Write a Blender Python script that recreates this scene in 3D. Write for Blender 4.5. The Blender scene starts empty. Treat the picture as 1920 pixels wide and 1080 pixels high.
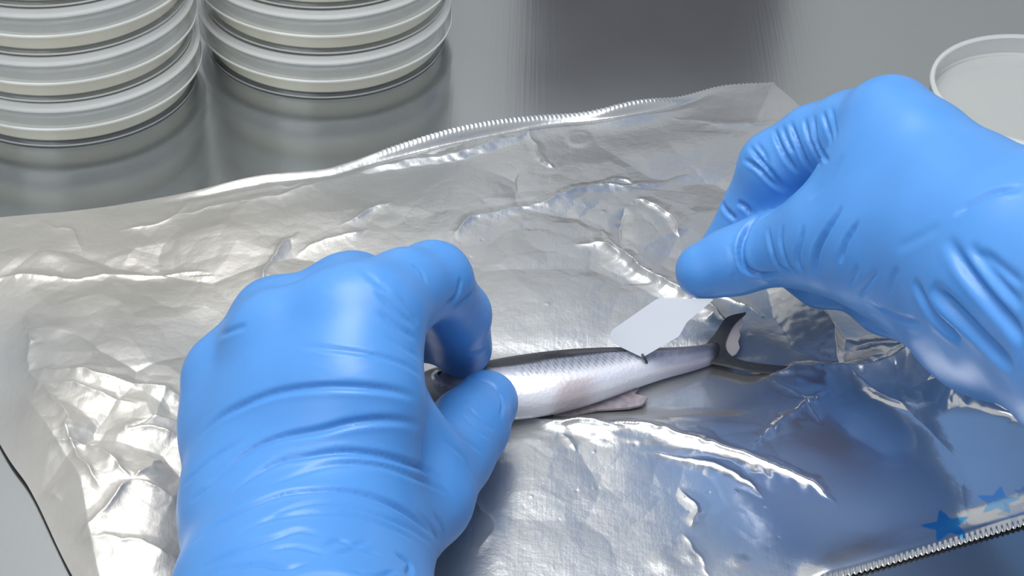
import bpy, bmesh, math, random
import numpy as np
from mathutils import Vector, Matrix
from mathutils.bvhtree import BVHTree

# ------------------------------------------------------------------ camera, world, lights, exposure
S = 0.001                                  # everything below is worked out in millimetres
D, FPX, DEP, ROLL = 560.0, 3400.0, math.radians(38), math.radians(2.0)
CAM = np.array([0.0, -D*math.cos(DEP), D*math.sin(DEP)])
FWD = np.array([0.0, math.cos(DEP), -math.sin(DEP)])
R0 = np.array([1.0, 0, 0]); U0 = np.cross(R0, FWD)
RT = R0*math.cos(ROLL) + U0*math.sin(ROLL)
UP = -R0*math.sin(ROLL) + U0*math.cos(ROLL)
sc = bpy.context.scene
col = sc.collection
cd = bpy.data.cameras.new('camera'); cam = bpy.data.objects.new('camera', cd); col.objects.link(cam)
cd.sensor_width = 36; cd.lens = 36*FPX/1920; cd.clip_start = 0.01; cd.clip_end = 20
M = Matrix(((RT[0], UP[0], -FWD[0], CAM[0]*S), (RT[1], UP[1], -FWD[1], CAM[1]*S), (RT[2], UP[2], -FWD[2], CAM[2]*S), (0, 0, 0, 1)))
cam.matrix_world = M
sc.camera = cam
sc.view_settings.view_transform = 'Standard'; sc.view_settings.look = 'None'
sc.view_settings.gamma = 1; sc.view_settings.use_curve_mapping = False
sc.view_settings.exposure = 0.0
sc.cycles.max_bounces = 14; sc.cycles.transparent_max_bounces = 48
sc.cycles.sample_clamp_indirect = 6.0

w = bpy.data.worlds.new('room_light'); sc.world = w; w.use_nodes = True
w.node_tree.nodes['Background'].inputs[0].default_value = (0.92, 0.95, 1.0, 1)
w.node_tree.nodes['Background'].inputs[1].default_value = 0.62

def area(name, loc, target, sx, sy, power, color):
    d = bpy.data.lights.new(name, 'AREA'); d.shape = 'RECTANGLE'; d.size = sx*S; d.size_y = sy*S
    d.energy = power; d.color = color
    o = bpy.data.objects.new(name, d); col.objects.link(o); o.location = Vector(loc)*S
    o.rotation_euler = (Vector(target)-Vector(loc)).to_track_quat('-Z', 'Y').to_euler()
    return o
area('hood_lamp', (-60, 60, 900), (-20, 0, 0), 400, 640, 8.8, (1.0, 0.98, 0.95))
area('fill_lamp', (-450, -650, 850), (0, 100, 0), 600, 600, 3.2, (0.93, 0.97, 1.0))  # unseen fill light added to brighten the dish fronts

# ------------------------------------------------------------------ helpers
def P(px, py, z=0.0):
    d = FWD + RT*((px-960)/FPX) - UP*((py-540)/FPX)
    t = (z-CAM[2])/d[2]
    return CAM + d*t
def ray(px, py):
    d = FWD + RT*((px-960)/FPX) - UP*((py-540)/FPX)
    return d/np.linalg.norm(d)
def proj(p):
    q = np.asarray(p) - CAM
    t = q@FWD
    return 960+FPX*(q@RT)/t, 540-FPX*(q@UP)/t

def tag(o, label=None, cat=None, group=None, kind=None):
    if label: o['label'] = label
    if cat: o['category'] = cat
    if group: o['group'] = group
    if kind: o['kind'] = kind
    return o
def mesh_np(name, verts, faces, mat, parent=None, smooth=True, origin=None):
    """verts in mm (N,3), faces (M,4) or (M,3) array or list"""
    v = np.asarray(verts, dtype=np.float64)
    org = np.zeros(3) if origin is None else np.asarray(origin, float)
    me = bpy.data.meshes.new(name)
    if isinstance(faces, np.ndarray):
        n, k = faces.shape
        me.vertices.add(len(v)); me.vertices.foreach_set('co', ((v-org)*S).astype(np.float32).ravel())
        me.loops.add(n*k); me.loops.foreach_set('vertex_index', faces.astype(np.int32).ravel())
        me.polygons.add(n); me.polygons.foreach_set('loop_start', np.arange(0, n*k, k, dtype=np.int32))
        me.update(calc_edges=True)
    else:
        me.from_pydata([tuple((p-org)*S) for p in v], [], faces); me.update()
    me.validate()
    if smooth: me.polygons.foreach_set('use_smooth', np.ones(len(me.polygons), dtype=bool))
    if mat: me.materials.append(mat)
    o = bpy.data.objects.new(name, me); col.objects.link(o); o.location = Vector(org)*S
    if parent:
        o.parent = parent
        o.location = Vector(org)*S - parent.location
    return o
def attr_color(o, name, rgb):
    a = o.data.color_attributes.new(name, 'FLOAT_COLOR', 'POINT')
    c = np.ones((len(rgb), 4), np.float32); c[:, :3] = rgb
    a.data.foreach_set('color', c.ravel())
def attr_float(o, name, v):
    a = o.data.attributes.new(name, 'FLOAT', 'POINT'); a.data.foreach_set('value', np.asarray(v, np.float32))
def empty(name, loc):
    o = bpy.data.objects.new(name, None); col.objects.link(o); o.location = Vector(loc)*S; o.empty_display_size = .01
    return o
def sstep(a, b, x):
    t = np.clip((x-a)/(b-a), 0, 1); return t*t*(3-2*t)
def smooth_poly(pts, n=4):
    """Catmull-Rom through the points"""
    p = np.asarray(pts, float)
    if len(p) < 3: return p
    q = np.vstack([2*p[0]-p[1], p, 2*p[-1]-p[-2]]); out = []
    for i in range(1, len(q)-2):
        for t in np.linspace(0, 1, n, endpoint=False):
            a, b, c, d = q[i-1], q[i], q[i+1], q[i+2]
            out.append(.5*((2*b)+(-a+c)*t+(2*a-5*b+4*c-d)*t*t+(-a+3*b-3*c+d)*t**3))
    out.append(p[-1]); return np.array(out)

def vnoise(x, y, seed=0):
    """smooth value noise, vectorised"""
    xi = np.floor(x).astype(np.int64); yi = np.floor(y).astype(np.int64); xf = x-xi; yf = y-yi
    def h(a, b):
        n = (a*374761393 + b*668265263 + seed*1442695041) & 0xffffffff
        n = ((n ^ (n >> 13))*1274126177) & 0xffffffff
        return ((n ^ (n >> 16)) & 0xffffff)/float(0xffffff)
    u = xf*xf*(3-2*xf); v = yf*yf*(3-2*yf)
    return (h(xi, yi)*(1-u)+h(xi+1, yi)*u)*(1-v)+(h(xi, yi+1)*(1-u)+h(xi+1, yi+1)*u)*v*1.0

# ------------------------------------------------------------------ materials
def new_mat(name):
    m = bpy.data.materials.new(name); m.use_nodes = True
    nt = m.node_tree; return m, nt, nt.nodes['Principled BSDF']
def N(nt, typ, **kw):
    n = nt.nodes.new(typ)
    for k, v in kw.items():
        if k in n.inputs: n.inputs[k].default_value = v
        else: setattr(n, k, v)
    return n
def L(nt, a, b): nt.links.new(a, b)

def steel_mat():
    m, nt, b = new_mat('brushed_steel')
    tc = N(nt, 'ShaderNodeTexCoord')
    mp = N(nt, 'ShaderNodeMapping'); mp.inputs['Scale'].default_value = (900, 14, 14)
    L(nt, tc.outputs['Object'], mp.inputs[0])
    n = N(nt, 'ShaderNodeTexNoise', Scale=1.0, Detail=4.0); L(nt, mp.outputs[0], n.inputs['Vector'])
    n2 = N(nt, 'ShaderNodeTexNoise', Scale=18.0, Detail=5.0); L(nt, tc.outputs['Object'], n2.inputs['Vector'])
    cr = N(nt, 'ShaderNodeMapRange'); cr.inputs[3].default_value = 0.14; cr.inputs[4].default_value = 0.22
    L(nt, n2.outputs['Fac'], cr.inputs[0]); L(nt, cr.outputs[0], b.inputs['Roughness'])
    bm = N(nt, 'ShaderNodeBump', Strength=0.08, Distance=0.0002); L(nt, n.outputs['Fac'], bm.inputs['Height'])
    L(nt, bm.outputs[0], b.inputs['Normal'])
    mx = N(nt, 'ShaderNodeMix', data_type='RGBA'); mx.inputs['A'].default_value = (.41, .435, .445, 1); mx.inputs['B'].default_value = (.455, .48, .49, 1)
    L(nt, n2.outputs['Fac'], mx.inputs['Factor']); L(nt, mx.outputs['Result'], b.inputs['Base Color'])
    b.inputs['Metallic'].default_value = 0.92
    return m
def foil_mat():
    m, nt, b = new_mat('aluminium_foil')
    tc = N(nt, 'ShaderNodeTexCoord')
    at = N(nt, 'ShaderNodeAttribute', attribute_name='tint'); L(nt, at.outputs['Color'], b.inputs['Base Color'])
    ar = N(nt, 'ShaderNodeAttribute', attribute_name='dull'); L(nt, ar.outputs['Fac'], b.inputs['Roughness'])
    ml = N(nt, 'ShaderNodeMapRange'); ml.inputs[1].default_value = .14; ml.inputs[2].default_value = .30; ml.inputs[3].default_value = .92; ml.inputs[4].default_value = .72
    L(nt, ar.outputs['Fac'], ml.inputs[0]); L(nt, ml.outputs[0], b.inputs['Metallic'])
    n = N(nt, 'ShaderNodeTexNoise', Scale=160.0, Detail=5.0, Roughness=.6); L(nt, tc.outputs['Object'], n.inputs['Vector'])
    v = N(nt, 'ShaderNodeTexVoronoi', Scale=70.0); L(nt, tc.outputs['Object'], v.inputs['Vector'])
    mp = N(nt, 'ShaderNodeMapping'); mp.inputs['Rotation'].default_value = (0, 0, .7); mp.inputs['Scale'].default_value = (1500, 60, 60)
    L(nt, tc.outputs['Object'], mp.inputs[0])
    s = N(nt, 'ShaderNodeTexNoise', Scale=1.0, Detail=2.0); L(nt, mp.outputs[0], s.inputs['Vector'])
    b1 = N(nt, 'ShaderNodeBump', Strength=0.35, Distance=0.0006); L(nt, n.outputs['Fac'], b1.inputs['Height'])
    b2 = N(nt, 'ShaderNodeBump', Strength=0.12, Distance=0.001); L(nt, v.outputs['Distance'], b2.inputs['Height']); L(nt, b1.outputs[0], b2.inputs['Normal'])
    b3 = N(nt, 'ShaderNodeBump', Strength=0.10, Distance=0.0002); L(nt, s.outputs['Fac'], b3.inputs['Height']); L(nt, b2.outputs[0], b3.inputs['Normal'])
    for bb, k in ((b1, .40), (b2, .14), (b3, .11)):
        mr = N(nt, 'ShaderNodeMapRange'); mr.inputs[1].default_value = .12; mr.inputs[2].default_value = .30; mr.inputs[3].default_value = k*.15; mr.inputs[4].default_value = k
        L(nt, ar.outputs['Fac'], mr.inputs[0]); L(nt, mr.outputs[0], bb.inputs['Strength'])
    L(nt, b3.outputs[0], b.inputs['Normal'])
    return m
def glove_mat():
    m, nt, b = new_mat('blue_nitrile')
    tc = N(nt, 'ShaderNodeTexCoord')
    n = N(nt, 'ShaderNodeTexNoise', Scale=60.0, Detail=3.0); L(nt, tc.outputs['Object'], n.inputs['Vector'])
    mx = N(nt, 'ShaderNodeMix', data_type='RGBA'); mx.inputs['A'].default_value = (.060, .225, .560, 1); mx.inputs['B'].default_value = (.075, .255, .610, 1)
    L(nt, n.outputs['Fac'], mx.inputs['Factor']); L(nt, mx.outputs['Result'], b.inputs['Base Color'])
    b.inputs['Roughness'].default_value = 0.40
    b.inputs['Specular IOR Level'].default_value = 0.42
    b.inputs['Subsurface Weight'].default_value = 0.15; b.inputs['Subsurface Radius'].default_value = (.2, .6, 1.0); b.inputs['Subsurface Scale'].default_value = .002
    n3 = N(nt, 'ShaderNodeTexNoise', Scale=2500.0, Detail=2.0); L(nt, tc.outputs['Object'], n3.inputs['Vector'])
    bm = N(nt, 'ShaderNodeBump', Strength=0.12, Distance=0.0001); L(nt, n3.outputs['Fac'], bm.inputs['Height']); L(nt, bm.outputs[0], b.inputs['Normal'])
    return m
def plastic_mat(name, diff=.05, tint=(.97, .98, .98), dcol=(.85, .87, .86)):
    m = bpy.data.materials.new(name); m.use_nodes = True; nt = m.node_tree; nt.nodes.clear()
    out = N(nt, 'ShaderNodeOutputMaterial')
    tr = N(nt, 'ShaderNodeBsdfTransparent'); tr.inputs[0].default_value = (*tint, 1)
    gl = N(nt, 'ShaderNodeBsdfGlossy'); gl.inputs['Roughness'].default_value = .15
    df = N(nt, 'ShaderNodeBsdfDiffuse'); df.inputs[0].default_value = (*dcol, 1)
    lw = N(nt, 'ShaderNodeLayerWeight', Blend=.5); pw = N(nt, 'ShaderNodeMath', operation='POWER'); pw.inputs[1].default_value = 3.0
    L(nt, lw.outputs['Facing'], pw.inputs[0]); fr = N(nt, 'ShaderNodeMapRange'); fr.inputs[3].default_value = .045; fr.inputs[4].default_value = .75; L(nt, pw.outputs[0], fr.inputs[0])
    m1 = N(nt, 'ShaderNodeMixShader', Fac=diff); L(nt, tr.outputs[0], m1.inputs[1]); L(nt, df.outputs[0], m1.inputs[2])
    m2 = N(nt, 'ShaderNodeMixShader'); L(nt, fr.outputs[0], m2.inputs[0]); L(nt, m1.outputs[0], m2.inputs[1]); L(nt, gl.outputs[0], m2.inputs[2])
    L(nt, m2.outputs[0], out.inputs[0])
    return m
def simple(name, colr, rough=.5, metal=0, **kw):
    m, nt, b = new_mat(name)
    tc = N(nt, 'ShaderNodeTexCoord')
    n = N(nt, 'ShaderNodeTexNoise', Scale=kw.get('scale', 40.0), Detail=3.0); L(nt, tc.outputs['Object'], n.inputs['Vector'])
    mx = N(nt, 'ShaderNodeMix', data_type='RGBA')
    mx.inputs['A'].default_value = (*[c*.94 for c in colr], 1); mx.inputs['B'].default_value = (*[min(1, c*1.06) for c in colr], 1)
    L(nt, n.outputs['Fac'], mx.inputs['Factor']); L(nt, mx.outputs['Result'], b.inputs['Base Color'])
    b.inputs['Roughness'].default_value = rough; b.inputs['Metallic'].default_value = metal
    return m
def fish_mat():
    m, nt, b = new_mat('fish_skin')
    tc = N(nt, 'ShaderNodeTexCoord')
    at = N(nt, 'ShaderNodeAttribute', attribute_name='skin'); L(nt, at.outputs['Color'], b.inputs['Base Color'])
    b.inputs['Roughness'].default_value = .36; b.inputs['Metallic'].default_value = .35
    v = N(nt, 'ShaderNodeTexVoronoi', Scale=900.0); L(nt, tc.outputs['Object'], v.inputs['Vector'])
    bm = N(nt, 'ShaderNodeBump', Strength=0.35, Distance=0.0002); L(nt, v.outputs['Distance'], bm.inputs['Height']); L(nt, bm.outputs[0], b.inputs['Normal'])
    b.inputs['Coat Weight'].default_value = .15
    return m
MAT = dict(steel=steel_mat(), foil=foil_mat(), glove=glove_mat(), clear=plastic_mat('clear_polystyrene'),
           lid=plastic_mat('frosted_polystyrene', .19), fish=fish_mat(),
           rim2=plastic_mat('moulded_edge_thin', .22, dcol=(.9, .92, .92)), rim=plastic_mat('moulded_edge', .5, dcol=(.92, .93, .92)), agar=simple('agar_jelly', (.86, .78, .63), .4), card=simple('white_plastic_tag', (.58, .61, .66), .4),
           wall=simple('painted_wall', (.54, .54, .54), .6), dark=simple('dark_reflect_panel', (.06, .055, .075), .4),
       blue=simple('blue_reflect_panel', (.10, .20, .40), .9), pin=simple('dark_thread', (.03, .03, .035), .5), black=simple('eye_black', (.01, .01, .012), .1),
           iris=simple('eye_silver', (.55, .57, .6), .2, .6), membrane=simple('torn_fin_membrane', (.62, .54, .52), .4))
MAT['agar'].node_tree.nodes['Principled BSDF'].inputs['Subsurface Weight'].default_value = .3
MAT['agar'].node_tree.nodes['Principled BSDF'].inputs['Subsurface Scale'].default_value = .004

for k_ in ('wall', 'blue', 'dark'):
    b_ = MAT[k_].node_tree.nodes['Principled BSDF']; b_.inputs['Specular IOR Level'].default_value = .08; b_.inputs['Roughness'].default_value = .9
# ------------------------------------------------------------------ the setting: worktop, back wall
def box(name, lo, hi, mat, parent=None, bevel=0):
    bm = bmesh.new(); bmesh.ops.create_cube(bm, size=1)
    lo = np.array(lo, float); hi = np.array(hi, float); c = (lo+hi)/2
    for v in bm.verts: v.co = Vector(((hi-lo)*np.array(v.co))*S)
    if bevel: bmesh.ops.bevel(bm, geom=bm.edges[:], offset=bevel*S, segments=3, affect='EDGES')
    me = bpy.data.meshes.new(name); bm.to_mesh(me); bm.free(); me.materials.append(mat)
    o = bpy.data.objects.new(name, me); col.objects.link(o); o.location = Vector(c)*S
    if parent: o.parent = parent; o.location = Vector(c)*S - parent.location
    return o
o = box('worktop', (-900, -700, -30), (900, 470, 0), MAT['steel'], bevel=2)
tag(o, 'brushed grey steel worktop under the foil and dishes', 'worktop')
wb = box('wall_back', (-900, 471, -30), (900, 490, 1150), MAT['wall']); wb['kind'] = 'structure'
panel = box('reflect_panel_1', (2, 462, 60), (146, 470.5, 238), MAT['dark'], bevel=2); panel['kind'] = 'structure'  # unseen dark panel added for its reflection in the steel
panel = box('reflect_panel_2', (72, 460, 375), (600, 470.5, 1050), MAT['blue'], bevel=2); panel['kind'] = 'structure'  # unseen blue panel added to colour the reflections in foil and steel

# ------------------------------------------------------------------ aluminium foil sheet
def px_line(pts, z=0): return smooth_poly(np.array([P(a, b, (c[0] if c else z)) for a, b, *c in pts]), 8)
def resample(p, t):
    d = np.r_[0, np.cumsum(np.linalg.norm(np.diff(p[:, :2], axis=0), axis=1))]; d /= d[-1]
    return np.stack([np.interp(t, d, p[:, i]) for i in range(2)], 1)
NU, NV = 1100, 620
u = np.linspace(0, 1, NU); v = np.linspace(0, 1, NV)
top = px_line([(-190, 436), (0, 411), (160, 396), (360, 356, 2), (480, 327, 3), (600, 313, 3), (640, 309, 2), (740, 272, 4), (860, 240, 5), (1010, 219, 3),
               (1110, 214, 2), (1180, 195, 4), (1262, 178, 4), (1350, 162, 1), (1450, 154, 1)])
bot = px_line([(235, 1260), (420, 1260), (800, 1240), (1200, 1185), (1570, 1082, 1), (1740, 1034, 1), (1920, 982, 1), (2150, 915, 1)])
lef = px_line([(-190, 436), (-120, 600), (0, 838), (60, 930), (130, 1075), (235, 1260)])
rig = px_line([(1450, 154, 1), (1508, 206, 1), (1620, 330, 1), (1780, 480, 1), (1960, 680, 1), (2150, 915, 1)])
T = resample(top, u); B = resample(bot, u); Lf = resample(lef, v); Rg = resample(rig, v)
# serrated cutter edge on the top (middle part) and on the bottom edge
def teeth(t, pitch_n, a):
    ph = (t*pitch_n) % 1.0
    return a*(1-np.abs(2*ph-1))
topLen = np.linalg.norm(T[-1]-T[0])
U, V = np.meshgrid(u, v)
def coons(i):
    return ((1-V)*T[None, :, i]+V*B[None, :, i] + (1-U)*Lf[:, None, i]+U*Rg[:, None, i]
            - ((1-U)*(1-V)*T[0, i]+U*(1-V)*T[-1, i]+(1-U)*V*B[0, i]+U*V*B[-1, i]))
FX, FY = coons(0), coons(1)
FY += (teeth(u, topLen/1.6, .9)*sstep(.50, .52, u))[None, :]*np.clip(1-V/.008, 0, 1)
FY -= teeth(u, np.linalg.norm(B[-1]-B[0])/1.65, .9)[None, :]*np.clip(1-(1-V)/.0045, 0, 1)
q = np.stack([FX, FY, np.full_like(FX, 1.5)], -1)
IX, IY = proj(q)                                  # where each bit of the sheet lies, used to lay out its folds
rng = np.random.default_rng(5)
def facets(x, y, cell, slope, seed, k=1.0):
    """crumpled facets: envelope of tilted planes spread over jittered cells -> straight sharp creases"""
    x = x/cell; y = y/cell; xi = np.floor(x).astype(int); yi = np.floor(y).astype(int)
    best = np.full(x.shape, -1e9)
    def h(a, b, s):
        n = (a*374761393 + b*668265263 + (seed*7+s)*1442695041) & 0xffffffff
        n = ((n ^ (n >> 13))*1274126177) & 0xffffffff
        return ((n ^ (n >> 16)) & 0xffffff)/float(0xffffff)
    for dx in (-1, 0, 1):
        for dy in (-1, 0, 1):
            a, b = xi+dx, yi+dy
            cx = a+h(a, b, 1); cy = b+h(a, b, 2)
            gx = (h(a, b, 3)-.5)*2*slope; gy = (h(a, b, 4)-.5)*2*slope; off = h(a, b, 5)*slope*.6
            ddx = x-cx; ddy = y-cy
            best = np.maximum(best, off+gx*ddx+gy*ddy-k*slope*(ddx**2+ddy**2))
    return (best-best.mean())*cell
def blob(cx, cy, rx, ry, soft=.6):
    d = np.sqrt(((IX-cx)/rx)**2+((IY-cy)/ry)**2)
    return 1-sstep(1-soft, 1+soft*.3, d)
crum = np.zeros_like(FX)
mLL = blob(200, 960, 300, 330); mR = blob(1800, 690, 240, 85, .5); mTL = blob(250, 480, 560, 200, .8); mMid = blob(1080, 440, 420, 160, .7)
mBC = blob(1180, 960, 340, 170, .6)
wx = FX+6*(vnoise(FX/25, FY/25, 3)-.5)+1.2*vnoise(FX/6, FY/6, 9); wy = FY+6*(vnoise(FX/25+9, FY/25, 4)-.5)
crum += facets(wx, wy, 26, .20, 1)*(.15+.75*mLL+.8*mR+.22*mTL+.08*mMid+.05*mBC)
crum -= facets(wy, -wx, 15, .16, 2)*(.06+.65*mLL+.7*mR+.22*mTL+.10*mMid+.07*mBC)
crum += facets(wx+wy*.4, wy-.4*wx, 7, .10, 3)*(.08+.6*mLL+.8*mR+.25*mTL+.14*mMid+.12*mBC)
crum += (vnoise(FX/40, FY/30, 7)-.5)*3.0*(.25+.6*mTL)
FZ = 2.4 + crum + 1.6*mR + .8*mTL
# the sheet rides up on a hump at lower left and drops to the worktop along its left edge
FZ += 9*blob(190, 900, 260, 330, .8)
ed = np.minimum(np.minimum(U*300/1.0, (1-U)*300), np.minimum(V*150, (1-V)*170))
def seg_dist(X, Y, pts):
    """distance to a polyline and the running parameter 0..1"""
    best = np.full(X.shape, 1e9); tt = np.zeros(X.shape); n = len(pts)-1; side = np.zeros(X.shape)
    for i in range(n):
        a, b = pts[i], pts[i+1]; ab = b-a; l2 = ab@ab+1e-9
        t = np.clip(((X-a[0])*ab[0]+(Y-a[1])*ab[1])/l2, 0, 1)
        dx = X-(a[0]+t*ab[0]); dy = Y-(a[1]+t*ab[1]); dd = np.sqrt(dx*dx+dy*dy)
        m = dd < best; best = np.where(m, dd, best); tt = np.where(m, (i+t)/n, tt)
        side = np.where(m, np.sign(dx*ab[1]-dy*ab[0]), side)
    return best, tt, side
def ridge(pts, h, wd, taper=.25, asym=0.0, tent=0):
    global FZ
    p = px_line(pts, 2)[:, :2]
    x0, y0 = p.min(0)-wd*2-3; x1, y1 = p.max(0)+wd*2+3
    m = (FX > x0) & (FX < x1) & (FY > y0) & (FY < y1)
    X, Y = FX[m], FY[m]
    X2 = X+2.2*(vnoise(X/7, Y/7, 41)-.5)+.8*(vnoise(X/2.2, Y/2.2, 43)-.5); Y2 = Y+2.2*(vnoise(X/7, Y/7, 42)-.5)+.8*(vnoise(X/2.2, Y/2.2, 44)-.5)
    d, t, s = seg_dist(X2, Y2, p)
    env = np.clip(np.minimum(t, 1-t)/max(taper, 1e-3), 0, 1)
    ww = wd*(.3+.7*env)*(1-asym*s)*(.7+.6*vnoise(X/9, Y/9, 45))
    pr = .72*np.exp(-d/(ww*.24))+.28*np.clip(1-d/ww, 0, 1)
    if tent: pr = np.clip(1-d/(wd*(1-asym*s)*(.35+.65*env)), 0, 1); pr = .85*pr+.15*pr**3; FZ[m] += h*pr*env; return
    FZ[m] += .62*h*pr*env
RIDGES = [
 ([(950, 792), (1060, 796), (1200, 806), (1320, 830), (1430, 866), (1520, 908), (1575, 948)], 3.0, 6, .15, -.3),
 ([(1020, 800), (1100, 800), (1180, 812)], 1.2, 2, .3, 0),
 ([(1210, 850), (1330, 870), (1400, 900), (1430, 930)], 1.2, 4, .3, 0),
 ([(1125, 436), (1170, 484), (1230, 530), (1290, 562), (1345, 595), (1385, 625)], 4.6, 6, .2, -.3),
 ([(1075, 460), (1130, 462), (1165, 490)], 1.5, 3, .3, 0),
 ([(1455, 500), (1500, 556), (1540, 610), (1564, 650), (1573, 690)], 5.2, 8, .3, -.5, 1),
 ([(1300, 590), (1330, 560), (1390, 575), (1440, 600)], 1.0, 4, .3, 0),
 ([(1408, 842), (1450, 806), (1500, 770), (1550, 730)], 2.4, 5, .3, .3),
 ([(1400, 690), (1460, 720), (1520, 760), (1545, 800)], 1.2, 5, .3, 0),
 ([(1400, 697), (1520, 700), (1640, 690), (1700, 678), (1740, 692), (1770, 730), (1830, 740)], 4.5, 7, .12, -.5),
 ([(1580, 640), (1650, 645), (1700, 670), (1745, 690), (1790, 672), (1830, 656)], 2.6, 4, .2, 0),
 ([(1600, 658), (1640, 655), (1690, 664)], 1.4, 2.5, .3, 0), ([(1745, 690), (1850, 668)], 1.6, 3, .3, 0),
 ([(1690, 600), (1740, 625), (1800, 650)], 2.5, 6, .3, 0),
 ([(1780, 718), (1840, 705), (1890, 712)], 1.8, 3.5, .3, 0), ([(1840, 760), (1890, 740), (1925, 755)], 1.8, 3.5, .3, 0),
 ([(1790, 740), (1860, 760), (1930, 790)], 3, 4, .2, 0),
 ([(845, 460), (885, 412), (940, 400), (1010, 385), (1120, 352), (1200, 350), (1300, 326)], 1.6, 6, .15, -.5),
 ([(1120, 350), (1160, 340), (1200, 352)], 1.2, 2.5, .3, 0),
 ([(1188, 375), (1230, 390), (1262, 420), (1278, 446)], 1.5, 3.5, .2, .4), ([(1178, 392), (1166, 430), (1170, 470), (1195, 496)], -1.5, 4, .2, 0),
 ([(-10, 525), (60, 522), (135, 532), (210, 518), (400, 515)], 1.6, 5, .15, 0), ([(60, 402), (130, 432), (155, 470)], 1.2, 3, .3, 0),
 ([(360, 360), (330, 400), (270, 425), (215, 430)], 1.6, 4, .2, 0), ([(330, 400), (450, 378), (560, 355), (620, 330)], 2.6, 6, .2, -.3),
 ([(440, 345), (500, 340), (545, 350), (600, 318)], 1.5, 3, .2, 0),
 ([(560, 440), (525, 470), (505, 500), (495, 540)], 1.5, 4, .2, 0), ([(560, 480), (620, 450), (690, 430)], 1, 4, .2, 0),
 ([(640, 430), (690, 400), (740, 380)], 1.2, 4, .3, 0),
 ([(700, 300), (800, 290), (900, 262), (1000, 232)], -2.2, 4.5, .2, 0), ([(650, 318), (760, 303), (880, 283), (1010, 240)], 2.3, 3.6, .2, 0, 1),
 ([(1120, 218), (1190, 206), (1262, 186)], 1.8, 2.8, .25, 0, 1),
 ([(992, 236), (1000, 270), (1018, 305), (1038, 322)], 1.6, 2.4, .2, 0), ([(1250, 215), (1330, 232), (1400, 235), (1480, 230)], 1.0, 4, .2, 0),
 ([(50, 590), (55, 660), (62, 720), (95, 770), (130, 830), (150, 900), (200, 960)], 3.5, 8, .1, .3),
 ([(62, 715), (150, 742), (250, 762), (350, 772)], 4.5, 9, .12, -.4), ([(90, 745), (180, 780), (270, 800)], 2, 6, .2, 0),
 ([(265, 830), (240, 850), (300, 838), (350, 850)], 2, 5, .2, 0), ([(95, 868), (190, 885), (262, 938)], 3, 6, .15, 0),
 ([(262, 938), (310, 885)], 3, 5, .2, 0), ([(262, 938), (345, 965)], 2.5, 5, .2, 0), ([(262, 938), (200, 1000), (140, 1030)], 3, 6, .2, 0),
 ([(130, 1030), (250, 1040), (345, 1060)], 3, 6, .2, 0), ([(80, 930), (120, 960)], 2, 4, .3, 0),
 ([(1270, 910), (1305, 950), (1290, 990)], 1.2, 3, .2, 0), ([(1275, 1000), (1310, 1040), (1340, 1085)], 1.4, 3, .2, 0),
 ([(880, 930), (920, 980), (900, 1040)], .8, 5, .3, 0), ([(1060, 820), (1080, 850)], .6, 3, .3, 0),
]
for r in RIDGES: ridge(*r)
FZ += .35*(1-sstep(0, .5, np.hypot((IX-1085)/24, (IY-260)/16)-.7))
for (bx, by, br) in [(1250, 1055, 26), (1290, 1040, 20), (1550, 1062, 22), (100, 640, 30), (90, 480, 26), (1385, 1050, 18)]:
    FZ += 1.1*np.exp(-((IX-bx)/br)**2-((IY-by)/(br*.6))**2)
# little press dimples
for _ in range(45):
    bx = rng.uniform(880, 1500); by = rng.uniform(350, 1060); rr = rng.uniform(2, 6)
    FZ += rng.choice([-1, 1])*.12*np.exp(-(((IX-bx)/rr)**2+((IY-by)/(rr*.6))**2))
# flat under the fish
fm = np.exp(-(np.clip(np.abs(IX-1120)-270, 0, None)/60)**2)*np.exp(-(np.clip(np.abs(IY-715)-45, 0, None)/22)**2)
FZ = FZ*(1-fm)+1.2*fm
# sheet edges come down on the worktop except where the cut edge curls up
edge = np.clip(np.minimum(np.minimum(U*9, (1-U)*12), np.minimum(V*7, (1-V)*3.2)), 0, 1)
edge = edge*edge*(3-2*edge)
wl = sstep(.42, .58, V); edge = np.where(U < .3, edge*(1-wl)+wl*np.minimum(np.clip(U*24, 0, 1), np.clip((1-V)*3.2, 0, 1)), edge)
FZ = .5+(FZ-.5)*(.16+.84*edge)
curl = (np.exp(-((IX-870)/190.)**2)*4.5+np.exp(-((IX-1190)/85.)**2)*3.6+1.6*np.exp(-((IX-480)/120.)**2))*np.exp(-(V/.035)**1.5)
curl *= 1-.75*np.exp(-((V-.016)/.008)**2)
curl += 1.9*np.exp(-((1-V)/.035)**2)*(1-np.exp(-((1-V)/.004)**1.5))*sstep(1480, 1560, IX)
FZ += curl
press = blob(590, 1010, 270, 330, .5)
FZ = FZ*(1-.75*press)+.5*press
FZ = np.maximum(FZ, .35)
verts = np.stack([FX.ravel(), FY.ravel(), FZ.ravel()], 1)
idx = np.arange(NU*NV).reshape(NV, NU)
faces = np.stack([idx[1:, :-1], idx[1:, 1:], idx[:-1, 1:], idx[:-1, :-1]], -1).reshape(-1, 4)
foil = mesh_np('aluminium_foil', verts, faces, MAT['foil'])
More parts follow.
